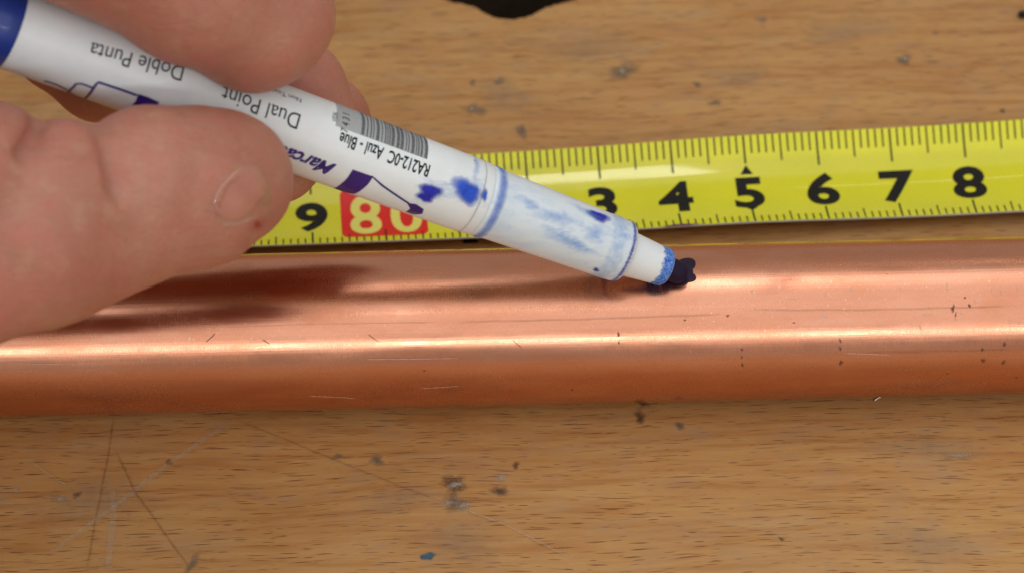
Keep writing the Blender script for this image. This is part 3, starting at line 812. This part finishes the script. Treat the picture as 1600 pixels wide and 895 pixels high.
def build_hand():
    f = Field((-150, -75, 0), (-8, 62, 128), .8)
    F1 = chain(f, [(408, 34, -6.5, 8.0), (300, -28, -8.5, 9.6), (120, -150, -9.5, 11.4), (-200, -270, -4, 12.5)])
    F1 = smin(F1, f.cone(H(436, 20, -5), 6.4, H(380, 60, -5.5), 6.0), 3)
    LO = chain(f, [(356, 258, -9.0, 6.4), (322, 266, -9.5, 7.3), (228, 271, -10, 8.0)])
    LO = smin(LO, f.cone(H(366, 290, -7.5), 5.7, H(330, 300, -9), 7.2), 3)
    LO = smin(LO, f.cone(H(98, 296, -10.5), 8.2, H(60, 345, -9.5), 8.8), .7)
    LO = smin(LO, f.cone(H(-22, 268, -9), 8.4, H(-70, 330, -8), 9), .7)
    MA = chain(f, [(366, 292, -7.5, 5.8), (300, 312, -8, 7.6), (60, 385, -8, 9.4), (-45, 425, -6, 8.6), (-200, 400, 0, 12)])
    LO = smin(LO, MA, 4.5)
    F3 = chain(f, [(440, 262, 9.5, 4.5), (474, 196, 11, 6.6), (452, 150, 12, 7.2), (330, 105, 13, 7.0), (150, 125, 13, 4.9), (85, 85, 14, 4.2), (-100, -90, 12, 7), (-260, -160, 10, 9)])
    F4 = chain(f, [(506, 190, 21, 6.0), (380, 130, 22, 7.0), (150, 60, 23, 5), (-260, -180, 16, 9)])
    PM = chain(f, [(-430, -60, 4, 22), (-430, 250, 4, 22)], 6)
    PM = smin(PM, f.cone(H(-480, 100, 10), 24, H(-750, 150, 25), 27), 8)
    B = smin(F3, F4, 1.5)
    d = smin(LO, PM, 6); d = smin(d, B, 2.0) if False else smin(d, np.maximum(B, -1e3), .8)
    d = smin(d, smin(F1, PM + 1.0, 5), .6)
    # skin folds
    def crease(pts, r, k=1.0):
        nonlocal d
        for p, q in zip(pts, pts[1:]): d = smax(d, -f.cone(H(*p), r, H(*q), r), k)
    crease([(158, 176, -12), (163, 205, -15.5), (170, 245, -17.3), (182, 300, -18.2)], 1.15, .6)
    crease([(60, 190, -12), (50, 218, -15.2), (34, 240, -16.6)], 1.1, .6)
    # nail bed: a shallow groove round the nail
    N = []
    for i in range(15):
        an = 2 * math.pi * i / 14; ca, sa = math.cos(an), math.sin(an); x, y = 55 * ca, 36 * sa; rot = R(-48)
        u_, v_ = 376 + x * math.cos(rot) - y * math.sin(rot), 303 + x * math.sin(rot) + y * math.cos(rot)
        # walk along the sight line to the skin
        lo_, o_ = -30.0, None
        for off in np.arange(-26, 0, .25):
            p = H(u_, v_, off); ix = [int(round((p[q] - f.lo[q]) / f.h)) for q in range(3)]
            if all(0 <= ix[q] < d.shape[q] for q in range(3)) and d[tuple(ix)] < .15: o_ = off; break
        N.append((u_, v_, (o_ if o_ is not None else -14) - .25))
    crease(N, .20, .6)
    # the pen pressed into the pads
    ax = np.stack([f.X - A0[0], f.Y - A0[1], f.Z - A0[2]], -1); sa = ax @ DT.astype(np.float32)
    rr = np.sqrt(np.maximum((ax ** 2).sum(-1) - sa ** 2, 0)) - 5.12
    d = smax(d, -rr, .5)
    d += .09 * np.sin(f.X * .42 + 1.3 * np.sin(f.Z * .21)) * np.sin(f.Y * .37 + .8) + .05 * np.sin(f.X * .9 + f.Y * .7) * np.sin(f.Z * .8 + f.Y * .3)
    # keep clear of the pipe
    for a in range(3):
        sl = [slice(None)] * 3
        for e in (0, -1): sl[a] = e; d[tuple(sl)] = 5
    P, Q = surface_nets(d, f.lo, f.h)
    return P, Q
P, Q = build_hand()
# smooth a little
def relax(P, Q, it, w=.5):
    for _ in range(it):
        s = np.zeros_like(P); c = np.zeros(len(P))
        for i in range(4):
            a, b = Q[:, i], Q[:, (i + 1) % 4]
            np.add.at(s, a, P[b]); np.add.at(s, b, P[a]); np.add.at(c, a, 1); np.add.at(c, b, 1)
        m = s / np.maximum(c, 1)[:, None]; P = P + (m - P) * w
    return P
P = relax(P, Q, 3)
hand = meshobj('hand', P, Q, M['skin'], None)
tag(hand, 'bare hand pinching the white marker at the left of the picture', 'hand')
bm = bmesh.new(); bm.from_mesh(hand.data); bmesh.ops.recalc_face_normals(bm, faces=bm.faces)
bmesh.ops.delete(bm, geom=[v for v in bm.verts if not v.link_faces], context='VERTS')
bm.to_mesh(hand.data); bm.free()
hand.data.polygons.foreach_set('use_smooth', [True] * len(hand.data.polygons))
dg = bpy.context.evaluated_depsgraph_get()
bvh = BVHTree.FromPolygons([v.co / MM for v in hand.data.vertices], [p.vertices[:] for p in hand.data.polygons])
def hand_fn(h):
    def f(u, v):
        d = ray(u, v); hit = bvh.ray_cast(Vector(CAM), Vector(d).normalized())
        if hit[0] is None: return tuple(at_depth(u, v, 465))
        n = hit[1] if hit[1].dot(Vector(BACK)) > 0 else -hit[1]
        return tuple(hit[0] + n * (h if not callable(h) else h(u, v)))
    return f
# finger nail: a curved plate bedded into the finger tip
def nail():
    V = []; F = []; rings = 10; seg = 40
    cu, cv, ra, rb_, rot = 376, 303, 53, 34, R(-48)
    cr, sr = math.cos(rot), math.sin(rot); f0 = hand_fn(0)
    d0 = Vector(f0(cu, cv))
    def pt(q, an, lift):
        ca, sa = math.cos(an), math.sin(an)
        x = ra * q * math.copysign(abs(ca) ** .75, ca); y = rb_ * q * math.copysign(abs(sa) ** .75, sa)
        p = Vector(f0(cu + x * cr - y * sr, cv + x * sr + y * cr)); return p + Vector(BACK) * lift
    V.append(pt(0, 0, .02))
    for i in range(1, rings + 1):
        q = i / rings; lift = .02 + .06 * q * q if i < rings else -.35
        qq = q if i < rings else .985
        for k in range(seg):
            V.append(pt(qq, 2 * math.pi * k / seg, lift)); p = 1 + (i - 1) * seg + k; p2 = 1 + (i - 1) * seg + (k + 1) % seg
            F.append((0, p, p2) if i == 1 else (p - seg, p, p2, p2 - seg))
    t = NT('fingernail'); c = t.mapping(t.coord(), (1000, 1000, 1000))
    t.out(Base_Color=t.mix(t.ramp(t.noise(c, .25, 3), .35, .65), (.42, .175, .130), (.49, .225, .165)), Roughness=.18, Coat_Weight=.3, Normal=t.bump(t.noise(t.mapping(c, (3, .5, 3)), 1, 2), .15, .00008))
    t.b.inputs['Subsurface Weight'].default_value = .4; t.b.inputs['Subsurface Scale'].default_value = .002
    return meshobj('fingernail', V, F, t.m, hand)
nail()
M['cut'] = mat_decal('red_cut', (.45, .03, .02), (.36, .05, .03), .2, 1.0, 1.5, .3, .8)
M['flush'] = mat_decal('red_flush', (.58, .16, .13), None, .1, 1.3, .4, .3, .5)
M['yell'] = mat_decal('calloused_rim', (.55, .36, .17), None, .1, 1.2, .5, .3, .5)
streak('nail_fold', hand_fn(.04), [(352, 268), (385, 262), (412, 278), (420, 305), (408, 330)], 9, M['yell'], hand)
M['fold'] = mat_decal('nail_shadowed_fold', (.32, .12, .085), None, .15, 1.4, .8, .4, .34)
streak('nail_fold', hand_fn(.05), [(338, 346), (343, 316), (356, 290), (380, 271)], 5, M['fold'], hand)
M['rim'] = mat_decal('pale_nail_edge', (.62, .40, .31), None, .1, 1.2, .6, .3, .6)
streak('nail_edge', hand_fn(.06), [(342, 350), (372, 350), (402, 338)], 4, M['rim'], hand)
blob('small_cut', hand_fn(.05), 402, 351, 10, 8, M['cut'], hand, R(-30))
blob('flushed_skin', hand_fn(.03), 405, 352, 24, 17, M['flush'], hand, R(-40))
